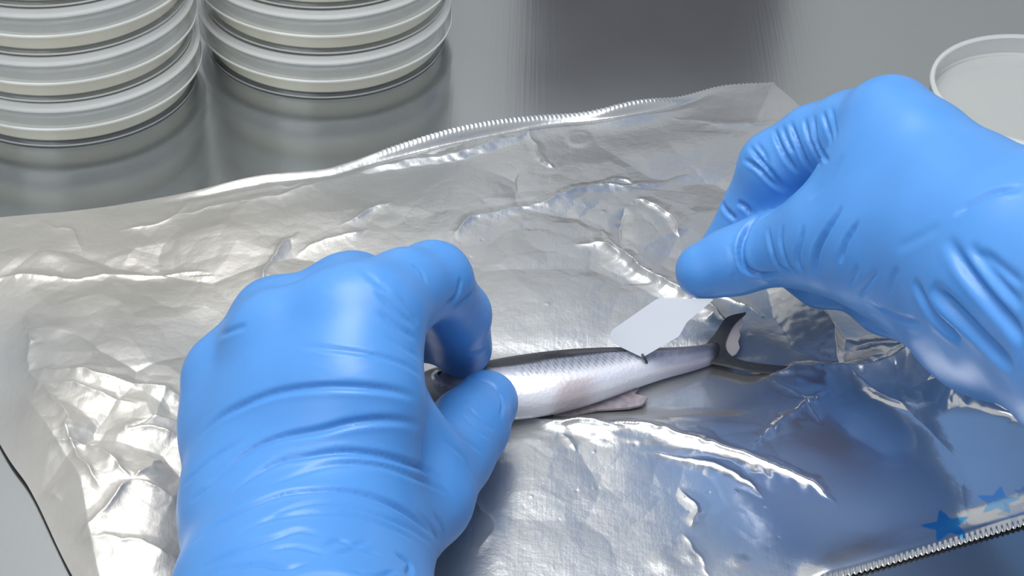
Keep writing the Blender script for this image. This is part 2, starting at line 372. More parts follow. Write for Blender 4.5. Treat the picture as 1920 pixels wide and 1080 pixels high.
# dull and shiny stretches; reflected stars painted blue into the tint at the lower right
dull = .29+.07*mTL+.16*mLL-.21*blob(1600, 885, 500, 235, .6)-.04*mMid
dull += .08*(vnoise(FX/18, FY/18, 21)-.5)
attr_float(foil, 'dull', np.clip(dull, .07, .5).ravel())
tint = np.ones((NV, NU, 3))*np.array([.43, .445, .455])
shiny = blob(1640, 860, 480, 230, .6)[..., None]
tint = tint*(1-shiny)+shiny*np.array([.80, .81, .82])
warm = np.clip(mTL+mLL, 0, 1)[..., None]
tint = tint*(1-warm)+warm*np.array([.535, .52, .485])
def star_reflection(cx, cy, r, rot, sq=.72):
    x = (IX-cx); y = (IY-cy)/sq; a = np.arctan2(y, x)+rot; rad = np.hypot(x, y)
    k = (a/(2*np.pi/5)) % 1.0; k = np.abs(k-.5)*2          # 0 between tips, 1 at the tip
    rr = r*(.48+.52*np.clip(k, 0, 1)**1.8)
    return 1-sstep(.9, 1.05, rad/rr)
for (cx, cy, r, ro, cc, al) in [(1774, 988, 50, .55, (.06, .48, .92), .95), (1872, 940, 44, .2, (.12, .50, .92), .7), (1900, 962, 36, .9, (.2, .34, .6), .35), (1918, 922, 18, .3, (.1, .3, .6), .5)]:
    s = (star_reflection(cx, cy, r, ro)*al)[..., None]; tint = tint*(1-s)+s*np.array(cc)
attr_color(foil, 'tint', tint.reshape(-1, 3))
tag(foil, 'crinkled aluminium foil sheet with serrated cut edges spread over the steel worktop', 'foil')
def foil_z(x, y):
    i = np.argmin((FX-x)**2+(FY-y)**2); return FZ.ravel()[i]

# ------------------------------------------------------------------ petri dishes
def lathe(name, prof, mat, parent=None, n=128, origin=(0, 0, 0)):
    prof = np.array(prof, float); k = len(prof); a = np.linspace(0, 2*np.pi, n, endpoint=False)
    v = np.concatenate([np.stack([r*np.cos(a), r*np.sin(a), np.full(n, z)], 1) for r, z in prof])
    f = [[i*n+j, i*n+(j+1) % n, (i+1)*n+(j+1) % n, (i+1)*n+j] for i in range(k-1) for j in range(n)]
    o = mesh_np(name, v, np.array(f), mat, None)
    if parent: o.parent = parent
    me = o.data
    bm = bmesh.new(); bm.from_mesh(me); bmesh.ops.remove_doubles(bm, verts=bm.verts, dist=1e-7)
    for e in bm.edges:
        if len(e.link_faces) == 2 and e.calc_face_angle(0) > .6: e.smooth = False
    bm.to_mesh(me); bm.free()
    return o
PITCH = 17.9
def make_dish():
    t = empty('petri_dish', (0, 0, 0))
    Rb, Rl = 44.2, 46.3
    lathe('base', [(0.01, 0.9), (Rb-2.2, 0.9), (Rb-2.0, .5), (Rb-1.4, 0.0), (Rb-.6, 0), (Rb, .5), (Rb, 14.6), (Rb-1.2, 14.6), (Rb-1.2, 1.9), (0.01, 1.9)], MAT['clear'], t)
    lathe('agar', [(0.01, 1.95), (Rb-1.5, 1.95), (Rb-1.25, 2.3), (Rb-1.25, 8.0), (Rb-2.2, 7.5), (0.01, 7.4)], MAT['agar'], t)
    lathe('lid', [(0.01, 16.2), (Rl-3.2, 16.2), (Rl-3.0, 17.2), (Rl-2.0, 17.35), (Rl-1.6, 16.4), (Rl, 15.6), (Rl+.1, 9.0), (Rl+.3, 8.5), (Rl-.9, 8.3), (Rl-1.0, 14.6),
                  (Rl-2.2, 15.1), (0.01, 15.1)], MAT['lid'], t)
    lathe('lid_rim', [(Rl-2.6, 17.0), (Rl-2.4, 17.38), (Rl-1.7, 17.4), (Rl-1.45, 16.6), (Rl-1.2, 16.2), (Rl+.15, 15.8), (Rl+.2, 15.3), (Rl+.05, 15.1)], MAT['rim'], t)
    lathe('skirt_rim', [(Rl+.12, 9.1), (Rl+.45, 8.7), (Rl+.4, 8.2), (Rl-.3, 8.1)], MAT['rim'], t)
    lathe('stacking_ring', [(Rb+.5, 13.0), (Rb+.9, 12.7), (Rb+.9, 12.1), (Rb+.5, 11.8)], MAT['rim2'], t)
    lathe('foot_rim', [(Rb+.06, 1.1), (Rb+.05, .4), (Rb-.6, -.02), (Rb-1.6, 0)], MAT['rim'], t)
    return t
proto = make_dish(); first = [True]
def place_dish(loc, rz, label, group):
    if first[0]: r = proto; first[0] = False
    else:
        r = proto.copy(); col.objects.link(r)
        for ch in proto.children:
            c = ch.copy(); col.objects.link(c); c.parent = r
    r.location = Vector(loc)*S; r.rotation_euler = (0, 0, rz)
    tag(r, label, 'petri dish', group)
LS = P(135, 149, 0); RS = P(612, 67, 0)
words = ['lowest', 'second from the bottom', 'third from the bottom', 'fourth from the bottom', 'fifth from the bottom']
for k in range(5):
    place_dish((LS[0]+rng.uniform(-.5, .5)+.1*k, LS[1]+rng.uniform(-.5, .5), k*PITCH), k*1.3, 'clear petri dish of beige agar, %s in the left stack' % words[k], 'left stack of petri dishes')
for k in range(4):
    place_dish((RS[0]+rng.uniform(-.4, .4)+.5*k, RS[1]+rng.uniform(-.4, .4), k*PITCH), k*.9+.4, 'clear petri dish of beige agar, %s in the right stack' % words[k], 'right stack of petri dishes')
LC = P(1948, 166, 8.6)
t = empty('shallow_round_dish', (LC[0], LC[1], 0))
q_ = 37.9
lathe('dish_wall', [(0.01, 0.8), (q_-2, .8), (q_-1.6, 0), (q_-.6, 0), (q_-.3, .8), (q_, 8.0), (q_-1, 8.0), (q_-1.3, 1.9), (0.01, 1.9)], MAT['lid'], t)
lathe('rim', [(q_-1.5, 8.0), (q_-1.2, 8.7), (q_+.1, 8.8), (q_+.5, 8.2), (q_+.2, 7.7), (q_-1.2, 7.7), (q_-1.5, 8.0)], MAT['rim2'], t)
lathe('foot_rim', [(q_-.1, .9), (q_-.4, -.02), (q_-1.5, -.02)], MAT['rim'], t)
tag(t, 'empty clear round dish lying alone behind the right gloved hand', 'petri dish')

# ------------------------------------------------------------------ fish
ST = [(780, 716, 724, 2.5), (795, 704, 738, 4), (820, 696, 752, 5.5), (860, 690, 766, 6.5), (900, 686, 774, 7), (950, 676, 776, 7), (1000, 668, 772, 7), (1050, 662, 764, 6.8), (1100, 658, 752, 6.3),
      (1150, 656, 736, 5.6), (1200, 656, 718, 4.8), (1250, 656, 702, 4.0), (1300, 652, 690, 3.2), (1335, 645, 680, 2.6), (1352, 640, 676, 1.6)]
st = smooth_poly(ST, 16); nr = 72; FB = 1.2
vs = []; cs = []
for i, (x, yd, yv, hz) in enumerate(st):
    zc = FB+hz*.95
    a = P(x, yd, zc+hz*.2); b = P(x-(yv-yd)*.06, yv, zc); c = (a+b)/2; hv = (a-b)/2
    for j in range(nr):
        th = 2*np.pi*j/nr; s_, c_ = math.sin(th), math.cos(th)
        ds = c_; zz = np.sign(s_)*abs(s_)**.85*hz
        p = c+hv*ds; p = np.array([p[0], p[1], zc+zz]); vs.append(p)
        # skin colour: r runs dorsal (0) to ventral (1)
        r = (1-ds)/2; X = x
        silver = np.array([.27, .30, .37]); dark = np.array([.018, .021, .028]); white = np.array([.74, .75, .80]); pink = np.array([.42, .31, .31]); mauve = np.array([.26, .25, .34])
        k = sstep(.45, .75, r); cc = silver*(1-k)+white*k
        chev = .5+.5*math.sin((X*.8+abs(r-.38)*70))
        cc = cc*(1-.6*(chev**3)*float(sstep(940, 1010, X))*float(1-sstep(.60, .72, r)))
        edge_d = .33+.025*math.sin(X*.02)+.06*float(1-sstep(930, 1020, X))+.03*vnoise(np.array(X/9.), np.array(r*20), 3)
        dk = 1-sstep(edge_d, edge_d+.06, r); cc = cc*(1-dk)+dark*dk
        lp = float(sstep(.27, .30, r)*(1-sstep(.40, .44, r)))*float(sstep(912, 925, X)*(1-sstep(1000, 1050, X))); cc = cc*(1-lp)+dark*1.5*lp
        lp2 = .5*float(sstep(.20, .24, r)*(1-sstep(.30, .34, r)))*float(sstep(1040, 1080, X)*(1-sstep(1200, 1300, X))); cc = cc*(1-lp2)+mauve*.5*lp2
        pk = .8*float(sstep(.76, .84, r)*sstep(1040, 1075, X+(r-.8)*60)*(1-sstep(1090, 1140, X))); cc = cc*(1-.8*pk)+pink*.8*pk
        pe = float(sstep(1190, 1320, X)); cc = cc*(1-.7*pe)+mauve*.7*pe
        pe2 = float(sstep(1325, 1345, X)); cc = cc*(1-pe2)+dark*1.3*pe2
        hd = float(1-sstep(840, 880, X)); cc = cc*(1-.8*hd)+np.array([.09, .09, .10])*.8*hd
        cs.append(cc)
vs = np.array(vs); ns = len(st)
f = [[i*nr+j, (i+1)*nr+j, (i+1)*nr+(j+1) % nr, i*nr+(j+1) % nr] for i in range(ns-1) for j in range(nr)]
org = P(1060, 715, FB)
fish = empty('fish', org)
fl = [list(a) for a in f]+[list(range(nr)), list(range((ns-1)*nr, ns*nr))[::-1]]
body = mesh_np('body', vs, fl, MAT['fish'], fish, origin=org)
attr_color(body, 'skin', np.array(cs))
tag(fish, 'small silver fish with dark back and forked tail lying on the foil', 'fish')
def slab(name, px, z0, z1, th, mat, parent, org, zf=None):
    """thin fin-like plate following an outline; zf gives the height at each point"""
    n = len(px); pts = [P(a, b, (c[0] if c else (z0 if zf is None else zf(a, b)))) for a, b, *c in px]
    bm = bmesh.new(); lo = [bm.verts.new(Vector((p-org)*S)) for p in pts]
    fc = bm.faces.new(lo); bm.normal_update()
    if fc.normal.z < 0: fc.normal_flip()
    r = bmesh.ops.extrude_face_region(bm, geom=[fc])
    nv = [e for e in r['geom'] if isinstance(e, bmesh.types.BMVert)]
    for x in nv: x.co.z -= th*S
    bmesh.ops.triangulate(bm, faces=bm.faces[:]); bmesh.ops.recalc_face_normals(bm, faces=bm.faces[:])
    me = bpy.data.meshes.new(name); bm.to_mesh(me); bm.free(); me.materials.append(mat)
    o = bpy.data.objects.new(name, me); col.objects.link(o)
    if parent: o.parent = parent; o.location = Vector(org)*S-parent.location
    else: o.location = Vector(org)*S
    return o
def fin_mat(name, c1, c2):
    m, nt, b = new_mat(name); tc = N(nt, 'ShaderNodeTexCoord')
    wv = N(nt, 'ShaderNodeTexNoise', Scale=500.0, Detail=3.0); L(nt, tc.outputs['Object'], wv.inputs['Vector'])
    mx = N(nt, 'ShaderNodeMix', data_type='RGBA'); mx.inputs['A'].default_value = (*c1, 1); mx.inputs['B'].default_value = (*c2, 1)
    L(nt, wv.outputs['Fac'], mx.inputs['Factor']); L(nt, mx.outputs['Result'], b.inputs['Base Color']); b.inputs['Roughness'].default_value = .35
    bm = N(nt, 'ShaderNodeBump', Strength=.3, Distance=.0003); L(nt, wv.outputs['Fac'], bm.inputs['Height']); L(nt, bm.outputs[0], b.inputs['Normal'])
    return m
tail_m = fin_mat('tail_fin_skin', (.035, .037, .04), (.08, .08, .085)); fin_refl_m = fin_mat('fin_reflection_skin', (.10, .085, .10), (.34, .30, .33))
def tz(a, b): return 4.2+max(0, (660-b))*.045-max(0, a-1400)*.015
tail = slab('tail_fin', [tuple(p) for p in smooth_poly([(1322, 647), (1340, 626), (1352, 608), (1366, 593), (1399, 585)], 4)] +
     [tuple(p) for p in smooth_poly([(1390, 594), (1378, 606), (1367, 624), (1360, 646), (1368, 664), (1390, 675), (1430, 682), (1508, 689)], 4)] +
     [tuple(p) for p in smooth_poly([(1490, 696), (1450, 697), (1405, 693), (1365, 684), (1330, 677)], 4)], 4, 4, .9, tail_m, fish, org, tz)
mem = slab('fin_membrane', [(1392, 596), (1396, 606), (1391, 614), (1385, 618), (1388, 628), (1384, 640), (1387, 652), (1381, 662), (1372, 668), (1362, 662), (1356, 646), (1364, 622), (1376, 604)], 4, 4, .5,
           MAT['membrane'], fish, org, lambda a, b: tz(a, b)-.5)
mem['label'] = 'torn pale pink membrane in the tail fork'
slab('fin_reflection', [(1038, 776), (1060, 758), (1110, 750), (1150, 738), (1180, 722), (1200, 724), (1190, 738), (1215, 744), (1205, 758), (1180, 764), (1120, 768), (1070, 778)], 3, 3, .7, fin_refl_m, fish, org,  # mirror image of the fish built as a thin fin plate
     lambda a, b: 3.0)
def uvs(name, c, r, mat, parent, flat=1.0):
    bm = bmesh.new(); bmesh.ops.create_uvsphere(bm, u_segments=32, v_segments=16, radius=r*S)
    for x in bm.verts: x.co.z *= flat
    me = bpy.data.meshes.new(name); bm.to_mesh(me); bm.free(); me.materials.append(mat)
    for p in me.polygons: p.use_smooth = True
    o = bpy.data.objects.new(name, me); col.objects.link(o); o.location = Vector(c)*S
    if parent: o.parent = parent; o.location = Vector(c)*S-(parent.location if parent.parent is None else parent.location+parent.parent.location)
    return o
ec = P(828, 706, FB+9.6)
ey = uvs('eye', ec, 3.0, MAT['iris'], fish, .5)
uvs('pupil', ec+np.array([0, 0, .6]), 1.7, MAT['black'], ey, .7)

# ------------------------------------------------------------------ white tag held by the right hand
def tag_plate():
    corners = [(1143, 622, 14), (1232, 560, 27), (1340, 560, 30), (1288, 604, 20), (1274, 630, 18), (1205, 670, 12), (1146, 642, 12.5)]
    rad = [11, 6, 6, 6, 6, 6, 8]
    # lie on one plane
    q = [P(1146, 626, 15), P(1206, 668, 11.5), P(1300, 560, 28)]
    n = np.cross(q[1]-q[0], q[2]-q[0]); n /= np.linalg.norm(n)
    def on(px, py):
        d = ray(px, py); return CAM+d*(((q[0]-CAM)@n)/(d@n))
    pts = []
    k = len(corners)
    for i in range(k):
        p0 = np.array(corners[i-1][:2], float); p1 = np.array(corners[i][:2], float); p2 = np.array(corners[(i+1) % k][:2], float)
        r = rad[i]; a = p1+(p0-p1)/np.linalg.norm(p0-p1)*r; b = p1+(p2-p1)/np.linalg.norm(p2-p1)*r
        for t in np.linspace(0, 1, 7): pts.append((1-t)**2*a+2*t*(1-t)*p1+t*t*b)
    W = [on(*p) for p in pts]; o0 = np.mean(W, 0); n = n if n[2] > 0 else -n
    m = len(W); vv = [p+n*.3 for p in W]+[p-n*.3 for p in W]
    ff = [list(range(m))[::-1], list(range(m, 2*m))]+[[i, (i+1) % m, m+(i+1) % m, m+i] for i in range(m)]
    o = mesh_np('specimen_tag', vv, ff, MAT['card'], None, smooth=False, origin=o0)
    bm = bmesh.new(); bm.from_mesh(o.data); bmesh.ops.recalc_face_normals(bm, faces=bm.faces[:]); bm.to_mesh(o.data); bm.free()
    tag(o, 'blank white plastic tag held under the right thumb above the fish', 'tag')
    return o, o0
tg, tg0 = tag_plate()
def tube(name, pts, r, mat, parent=None, org=None, n=10):
    pts = np.array(pts, float); o0 = org if org is not None else pts[0]; vv = []
    for i, p in enumerate(pts):
        d = pts[min(i+1, len(pts)-1)]-pts[max(i-1, 0)]; d /= np.linalg.norm(d)
        a = np.cross(d, [0, 0, 1.0]); a = a if np.linalg.norm(a) > .1 else np.cross(d, [0, 1.0, 0]); a /= np.linalg.norm(a); b = np.cross(d, a)
        for j in range(n):
            t = 2*np.pi*j/n; vv.append(p+r*(math.cos(t)*a+math.sin(t)*b))
    k = len(pts)
    ff = [[i*n+j, i*n+(j+1) % n, (i+1)*n+(j+1) % n, (i+1)*n+j] for i in range(k-1) for j in range(n)]+[list(range(n))[::-1], list(range((k-1)*n, k*n))]
    return mesh_np(name, vv, ff, mat, parent, origin=o0)
tube('thread', [P(1204, 664, 12.2), P(1208, 671, 11.6), P(1212, 678, 10.2), P(1214, 684, 8.4)], .35, MAT['pin'], tg, P(1204, 664, 12.2))

# ------------------------------------------------------------------ gloved hands: implicit surface -> one continuous mesh
def surface_nets(F, org, h):
    nx, ny, nz = F.shape
    s = F < 0
    # vertices
    cs_ = [(0, 0, 0), (1, 0, 0), (0, 1, 0), (1, 1, 0), (0, 0, 1), (1, 0, 1), (0, 1, 1), (1, 1, 1)]
    cnt = np.zeros((nx-1, ny-1, nz-1), np.int8)
    for a, b, c in cs_: cnt += s[a:nx-1+a, b:ny-1+b, c:nz-1+c]
    act = (cnt > 0) & (cnt < 8)
    ids = np.full(act.shape, -1, np.int64); ii = np.argwhere(act); ids[act] = np.arange(len(ii))
    acc = np.zeros((len(ii), 3)); num = np.zeros(len(ii))
    E = [(0, 1), (2, 3), (4, 5), (6, 7), (0, 2), (1, 3), (4, 6), (5, 7), (0, 4), (1, 5), (2, 6), (3, 7)]
    vals = [F[ii[:, 0]+a, ii[:, 1]+b, ii[:, 2]+c] for a, b, c in cs_]
    for a, b in E:
        fa, fb = vals[a], vals[b]; m = (fa < 0) != (fb < 0)
        t = np.where(m, fa/np.where(m, fa-fb, 1), 0)
        pa = np.array(cs_[a], float); pb = np.array(cs_[b], float)
        acc[m] += (pa+t[m, None]*(pb-pa)); num[m] += 1
    vv = (ii+acc/num[:, None])*h+org
    fs = []
    for ax in range(3):
        sl0 = [slice(1, n-1) for n in (nx, ny, nz)]; sl0[ax] = slice(0, (nx, ny, nz)[ax]-1)
        sl1 = list(sl0); sl1[ax] = slice(1, (nx, ny, nz)[ax])
        A = s[tuple(sl0)]; Bm = s[tuple(sl1)]
        e = np.argwhere(A != Bm); off = np.array([1, 1, 1]); off[ax] = 0
        g = e+off; o1, o2 = [(1, 2), (2, 0), (0, 1)][ax]
        d1 = np.zeros(3, int); d1[o1] = 1; d2 = np.zeros(3, int); d2[o2] = 1
        qd = np.stack([ids[tuple((g-d1-d2).T)], ids[tuple((g-d2).T)], ids[tuple(g.T)], ids[tuple((g-d1).T)]], 1)
        fl = A[tuple(e.T)]; qd[~fl] = qd[~fl][:, ::-1]; fs.append(qd)
    fs = np.concatenate(fs); fs = fs[(fs >= 0).all(1)]
    return vv, fs
def smin(a, b, k):
    if k <= 0: return np.minimum(a, b)
    h = np.clip(.5+.5*(b-a)/k, 0, 1); return b*(1-h)+a*h-k*h*(1-h)
def cone_d(X, Y, Z, a, b, ra, rb):
    ab = b-a; l2 = ab@ab+1e-9
    t = np.clip(((X-a[0])*ab[0]+(Y-a[1])*ab[1]+(Z-a[2])*ab[2])/l2, 0, 1)
    return np.sqrt((X-a[0]-t*ab[0])**2+(Y-a[1]-t*ab[1])**2+(Z-a[2]-t*ab[2])**2)-(ra+t*(rb-ra))
def build_hand(chains, h=1.25):
    """chains: list of (k_inside, k_to_rest, [(px,py,z,r), ...]); the first one starts the field"""
    W = [(ki, kr, [(P(a, b, z), r) for a, b, z, r in pts]) for ki, kr, pts in chains]
    allp = np.array([p for _, _, c in W for p, r in c]); rr = max(r for _, _, c in W for p, r in c)
    lo = allp.min(0)-rr-4; hi = allp.max(0)+rr+4
    n = np.ceil((hi-lo)/h).astype(int)+1
    ax = [lo[i]+h*np.arange(n[i]) for i in range(3)]
    F = np.full(tuple(n), 30.0, np.float32)
    for ki, kr, c in W:
        G = None; pad = 14
        pts = np.array([p for p, r in c]); rm = max(r for p, r in c)
        i0 = np.maximum(((pts.min(0)-rm-pad-lo)/h).astype(int), 0); i1 = np.minimum(((pts.max(0)+rm+pad-lo)/h).astype(int)+1, n)
        sl = tuple(slice(a, b) for a, b in zip(i0, i1))
        X, Y, Z = np.meshgrid(*[ax[i][sl[i]].astype(np.float32) for i in range(3)], indexing='ij', sparse=True)
        for (pa, ra), (pb, rb) in zip(c[:-1], c[1:]):
            dd = cone_d(X, Y, Z, pa, pb, ra, rb); G = dd if G is None else smin(G, dd, ki)
        F[sl] = smin(F[sl], G, kr)
    v, f = surface_nets(F, lo, h)
    return v, f
def subdivide(name, v, f, levels=1):
    me = bpy.data.meshes.new('tmp')
    me.vertices.add(len(v)); me.vertices.foreach_set('co', v.astype(np.float32).ravel())
    n = len(f); me.loops.add(n*4); me.loops.foreach_set('vertex_index', f.astype(np.int32).ravel())
    me.polygons.add(n); me.polygons.foreach_set('loop_start', np.arange(0, n*4, 4, dtype=np.int32)); me.update(calc_edges=True); me.validate()
    o = bpy.data.objects.new('tmp', me); col.objects.link(o)
    s = o.modifiers.new('s', 'SMOOTH'); s.factor = .5; s.iterations = 6
    m = o.modifiers.new('m', 'SUBSURF'); m.levels = levels
    dg = bpy.context.evaluated_depsgraph_get(); e = o.evaluated_get(dg).to_mesh()
    co = np.zeros(len(e.vertices)*3, np.float32); e.vertices.foreach_get('co', co)
    no = np.zeros(len(e.vertices)*3, np.float32); e.vertices.foreach_get('normal', no)
    li = np.zeros(len(e.loops), np.int32); e.loops.foreach_get('vertex_index', li)
    o.evaluated_get(dg).to_mesh_clear(); bpy.data.objects.remove(o); bpy.data.meshes.remove(me)
    return co.reshape(-1, 3).astype(float), no.reshape(-1, 3).astype(float), li.reshape(-1, 4)
def bvh_of(v, f): return BVHTree.FromPolygons([tuple(p) for p in v], [tuple(int(i) for i in q_) for q_ in f])
def crease(v, no, bvh, px, amp=.55, wd=.8, lip=.5, taper=.25, shift=1):
    pts = []
    for a, b in smooth_poly(px, 5):
        r = bvh.ray_cast(Vector(CAM), Vector(ray(a, b)))
        if r[0] is not None: pts.append(np.array(r[0]))
    if len(pts) < 3: return np.zeros(len(v))
    pts = np.array(pts)
    # drop jumps onto a far part of the surface
    keep = [pts[0]]
    for p in pts[1:]:
        if np.linalg.norm(p-keep[-1]) < 14: keep.append(p)
    pts = np.array(keep)
    if len(pts) < 3: return np.zeros(len(v))
    R = 5*wd+1; m = ((v > pts.min(0)-R) & (v < pts.max(0)+R)).all(1); w_ = v[m]
    best = np.full(len(w_), 1e9); tt = np.zeros(len(w_)); sd = np.zeros(len(w_)); n = len(pts)-1
    for i in range(n):
        a, b = pts[i], pts[i+1]; ab = b-a; l2 = ab@ab+1e-9
        t = np.clip((w_-a)@ab/l2, 0, 1); q_ = w_-a-t[:, None]*ab; d = np.linalg.norm(q_, axis=1)
        mm = d < best; best[mm] = d[mm]; tt[mm] = ((i+t)/n)[mm]
        c = np.cross(ab, no[m])[mm]; sd[mm] = np.sign(np.einsum('ij,ij->i', c, q_[mm]))
    s = best*sd
    env = np.clip(np.minimum(tt, 1-tt)/taper, 0, 1)**.8
    disp = -amp*np.exp(-(s/wd)**2)+lip*amp*np.exp(-((s-shift*1.7*wd)/(1.1*wd))**2)+.35*lip*amp*np.exp(-((s+shift*1.8*wd)/(1.3*wd))**2)
    out = np.zeros(len(v)); out[m] = disp*env
    return out
def n3(v, sc_, seed):
    x, y, z = (v/sc_).T
    return (vnoise(x+.37*z, y+.61*z, seed)+vnoise(y-.5*x, z+.3*x, seed+1)+vnoise(z+.2*y, x-.4*y, seed+2))/3-.5

# ---- left hand
LH = [
 (6, 5, [(575, 1400, 38, 28), (550, 1150, 32, 24), (499, 960, 33, 20), (455, 800, 38, 15), (438, 712, 44, 12)]),       # little-finger side
 (6, 12, [(600, 1400, 44, 30), (568, 1140, 33, 24), (560, 960, 36, 17), (530, 760, 52, 13.5), (520, 640, 60, 12)]),
 (6, 12, [(570, 1140, 33, 25), (615, 960, 38, 17), (635, 740, 58, 13.5), (640, 606, 66, 12.2)]),
 (6, 12, [(620, 1400, 40, 28), (590, 1150, 31, 22), (650, 960, 38, 15), (685, 760, 56, 12.5), (700, 600, 66, 11.6)]),        # index side
 (4, 8, [(605, 1130, 30, 17), (690, 1040, 30, 13.5), (796, 936, 25, 11.6), (846, 850, 21, 10.8), (878, 802, 20, 10.2), (912, 755, 17.5, 8.9)]),   # thumb
 (4, 6, [(692, 650, 62, 10), (722, 740, 48, 9.3), (782, 850, 32, 11)]),                                                      # web
 (6, 8, [(436, 692, 34, 9.4), (520, 604, 46, 10), (640, 562, 52, 10.2), (708, 580, 60, 10)]),
 (3, 5, [(702, 596, 66, 11.6), (757, 548, 62, 10.6), (811, 529, 57, 10.2), (856, 590, 39, 9.0), (866, 652, 20.5, 8.3)]),         # index finger
 (3, 4, [(640, 606, 66, 12), (665, 548, 50, 10.6), (765, 580, 37, 9.2), (790, 628, 23, 7.8)]),
 (3, 5, [(520, 640, 60, 12), (520, 596, 42, 10.3), (560, 690, 20, 9.2), (620, 760, 15, 8.5)]),
 (3, 5, [(438, 712, 44, 11.8), (436, 690, 32, 9.6), (480, 770, 18, 8.5), (540, 800, 15, 8)]),
]
def z3(pts): return [(300+x/1.661, 430+y/1.661) for x, y in pts]
LCR = [(z3(c), a, w_, s) for c, a, w_, s in [
 ([(430, 365), (560, 375), (680, 395), (760, 420), (815, 455)], .5, .8, 1),
 ([(110, 660), (180, 590), (260, 545), (340, 513), (430, 495), (540, 488), (660, 493), (740, 505), (800, 525)], .9, 1.0, 1),
 ([(140, 800), (200, 745), (290, 680), (380, 645), (500, 625), (600, 602), (700, 593), (790, 603), (850, 622)], .9, 1.0, 1),
 ([(220, 820), (290, 765), (370, 720), (460, 703), (570, 692), (680, 703), (780, 730), (860, 765), (930, 850)], .9, .9, 1),
 ([(330, 800), (420, 765), (500, 740), (590, 730), (700, 740), (800, 775), (880, 815), (930, 880)], .45, .8, 1),
 ([(100, 975), (170, 920), (260, 870), (370, 825), (470, 812), (570, 812), (660, 830), (750, 870), (820, 920), (885, 975)], 1.0, 1.0, 1),
 ([(310, 910), (400, 870), (490, 850), (590, 855), (690, 890), (780, 930), (850, 980)], .5, .8, 1),
 ([(240, 950), (330, 905), (430, 885), (540, 880), (640, 895), (740, 935), (800, 975)], .5, .8, 1),
 ([(120, 1060), (200, 1020), (290, 980), (370, 955), (430, 935), (500, 950)], .6, .9, 1),
 ([(70, 800), (120, 750), (170, 710), (260, 655)], .4, .8, 1), ([(90, 850), (170, 790), (240, 740)], .3, .8, 1),
 ([(180, 330), (225, 312), (270, 298)], .5, .9, 1),
 ([(670, 190), (735, 255), (795, 305)], .4, .8, 1), ([(680, 255), (740, 305), (800, 345)], .35, .8, 1), ([(735, 195), (780, 255), (805, 295)], .35, .7, 1), ([(780, 110), (812, 132), (826, 168)], .4, .7, 1),
 ([(700, 330), (760, 370), (810, 400)], .25, .8, 1), ([(620, 120), (680, 170), (720, 200)], .2, 1.0, 1),
 ([(960, 458), (1030, 478), (1068, 530), (1062, 590)], .7, .7, 1), ([(1000, 462), (1062, 500), (1090, 550)], .45, .7, 1),
 ([(925, 560), (975, 610), (1030, 655)], .35, .6, 1), ([(950, 545), (1000, 590), (1045, 628)], .35, .6, 1), ([(880, 650), (950, 710), (985, 785)], .35, .8, 1), ([(905, 610), (960, 660), (1010, 700)], .25, .7, 1),
 ([(885, 240), (925, 205), (935, 150)], .6, .8, 1), ([(915, 245), (955, 215), (978, 190)], .5, .8, 1), ([(840, 305), (920, 292), (985, 235)], .6, .8, 1), ([(950, 390), (1000, 378), (1022, 350)], .5, .8, 1),
 ([(510, 980), (560, 965), (600, 978), (660, 968)], .5, .8, 1), ([(550, 1005), (620, 992), (690, 1012)], .5, .8, 1), ([(735, 1005), (785, 1040), (770, 1075)], .6, .8, 1),
 ([(180, 1065), (300, 1040), (390, 1052), (460, 1035)], .6, .9, 1), ([(600, 1060), (680, 1075), (740, 1060)], .5, .8, 1), ([(330, 1000), (420, 985), (520, 1010)], .4, .8, 1),
 ([(400, 1090), (520, 1070), (640, 1090), (760, 1110)], .7, 1.1, 1), ([(850, 880), (880, 930), (880, 975)], .5, .8, 1), ([(800, 880), (850, 930), (870, 985)], .4, .7, 1),
]]
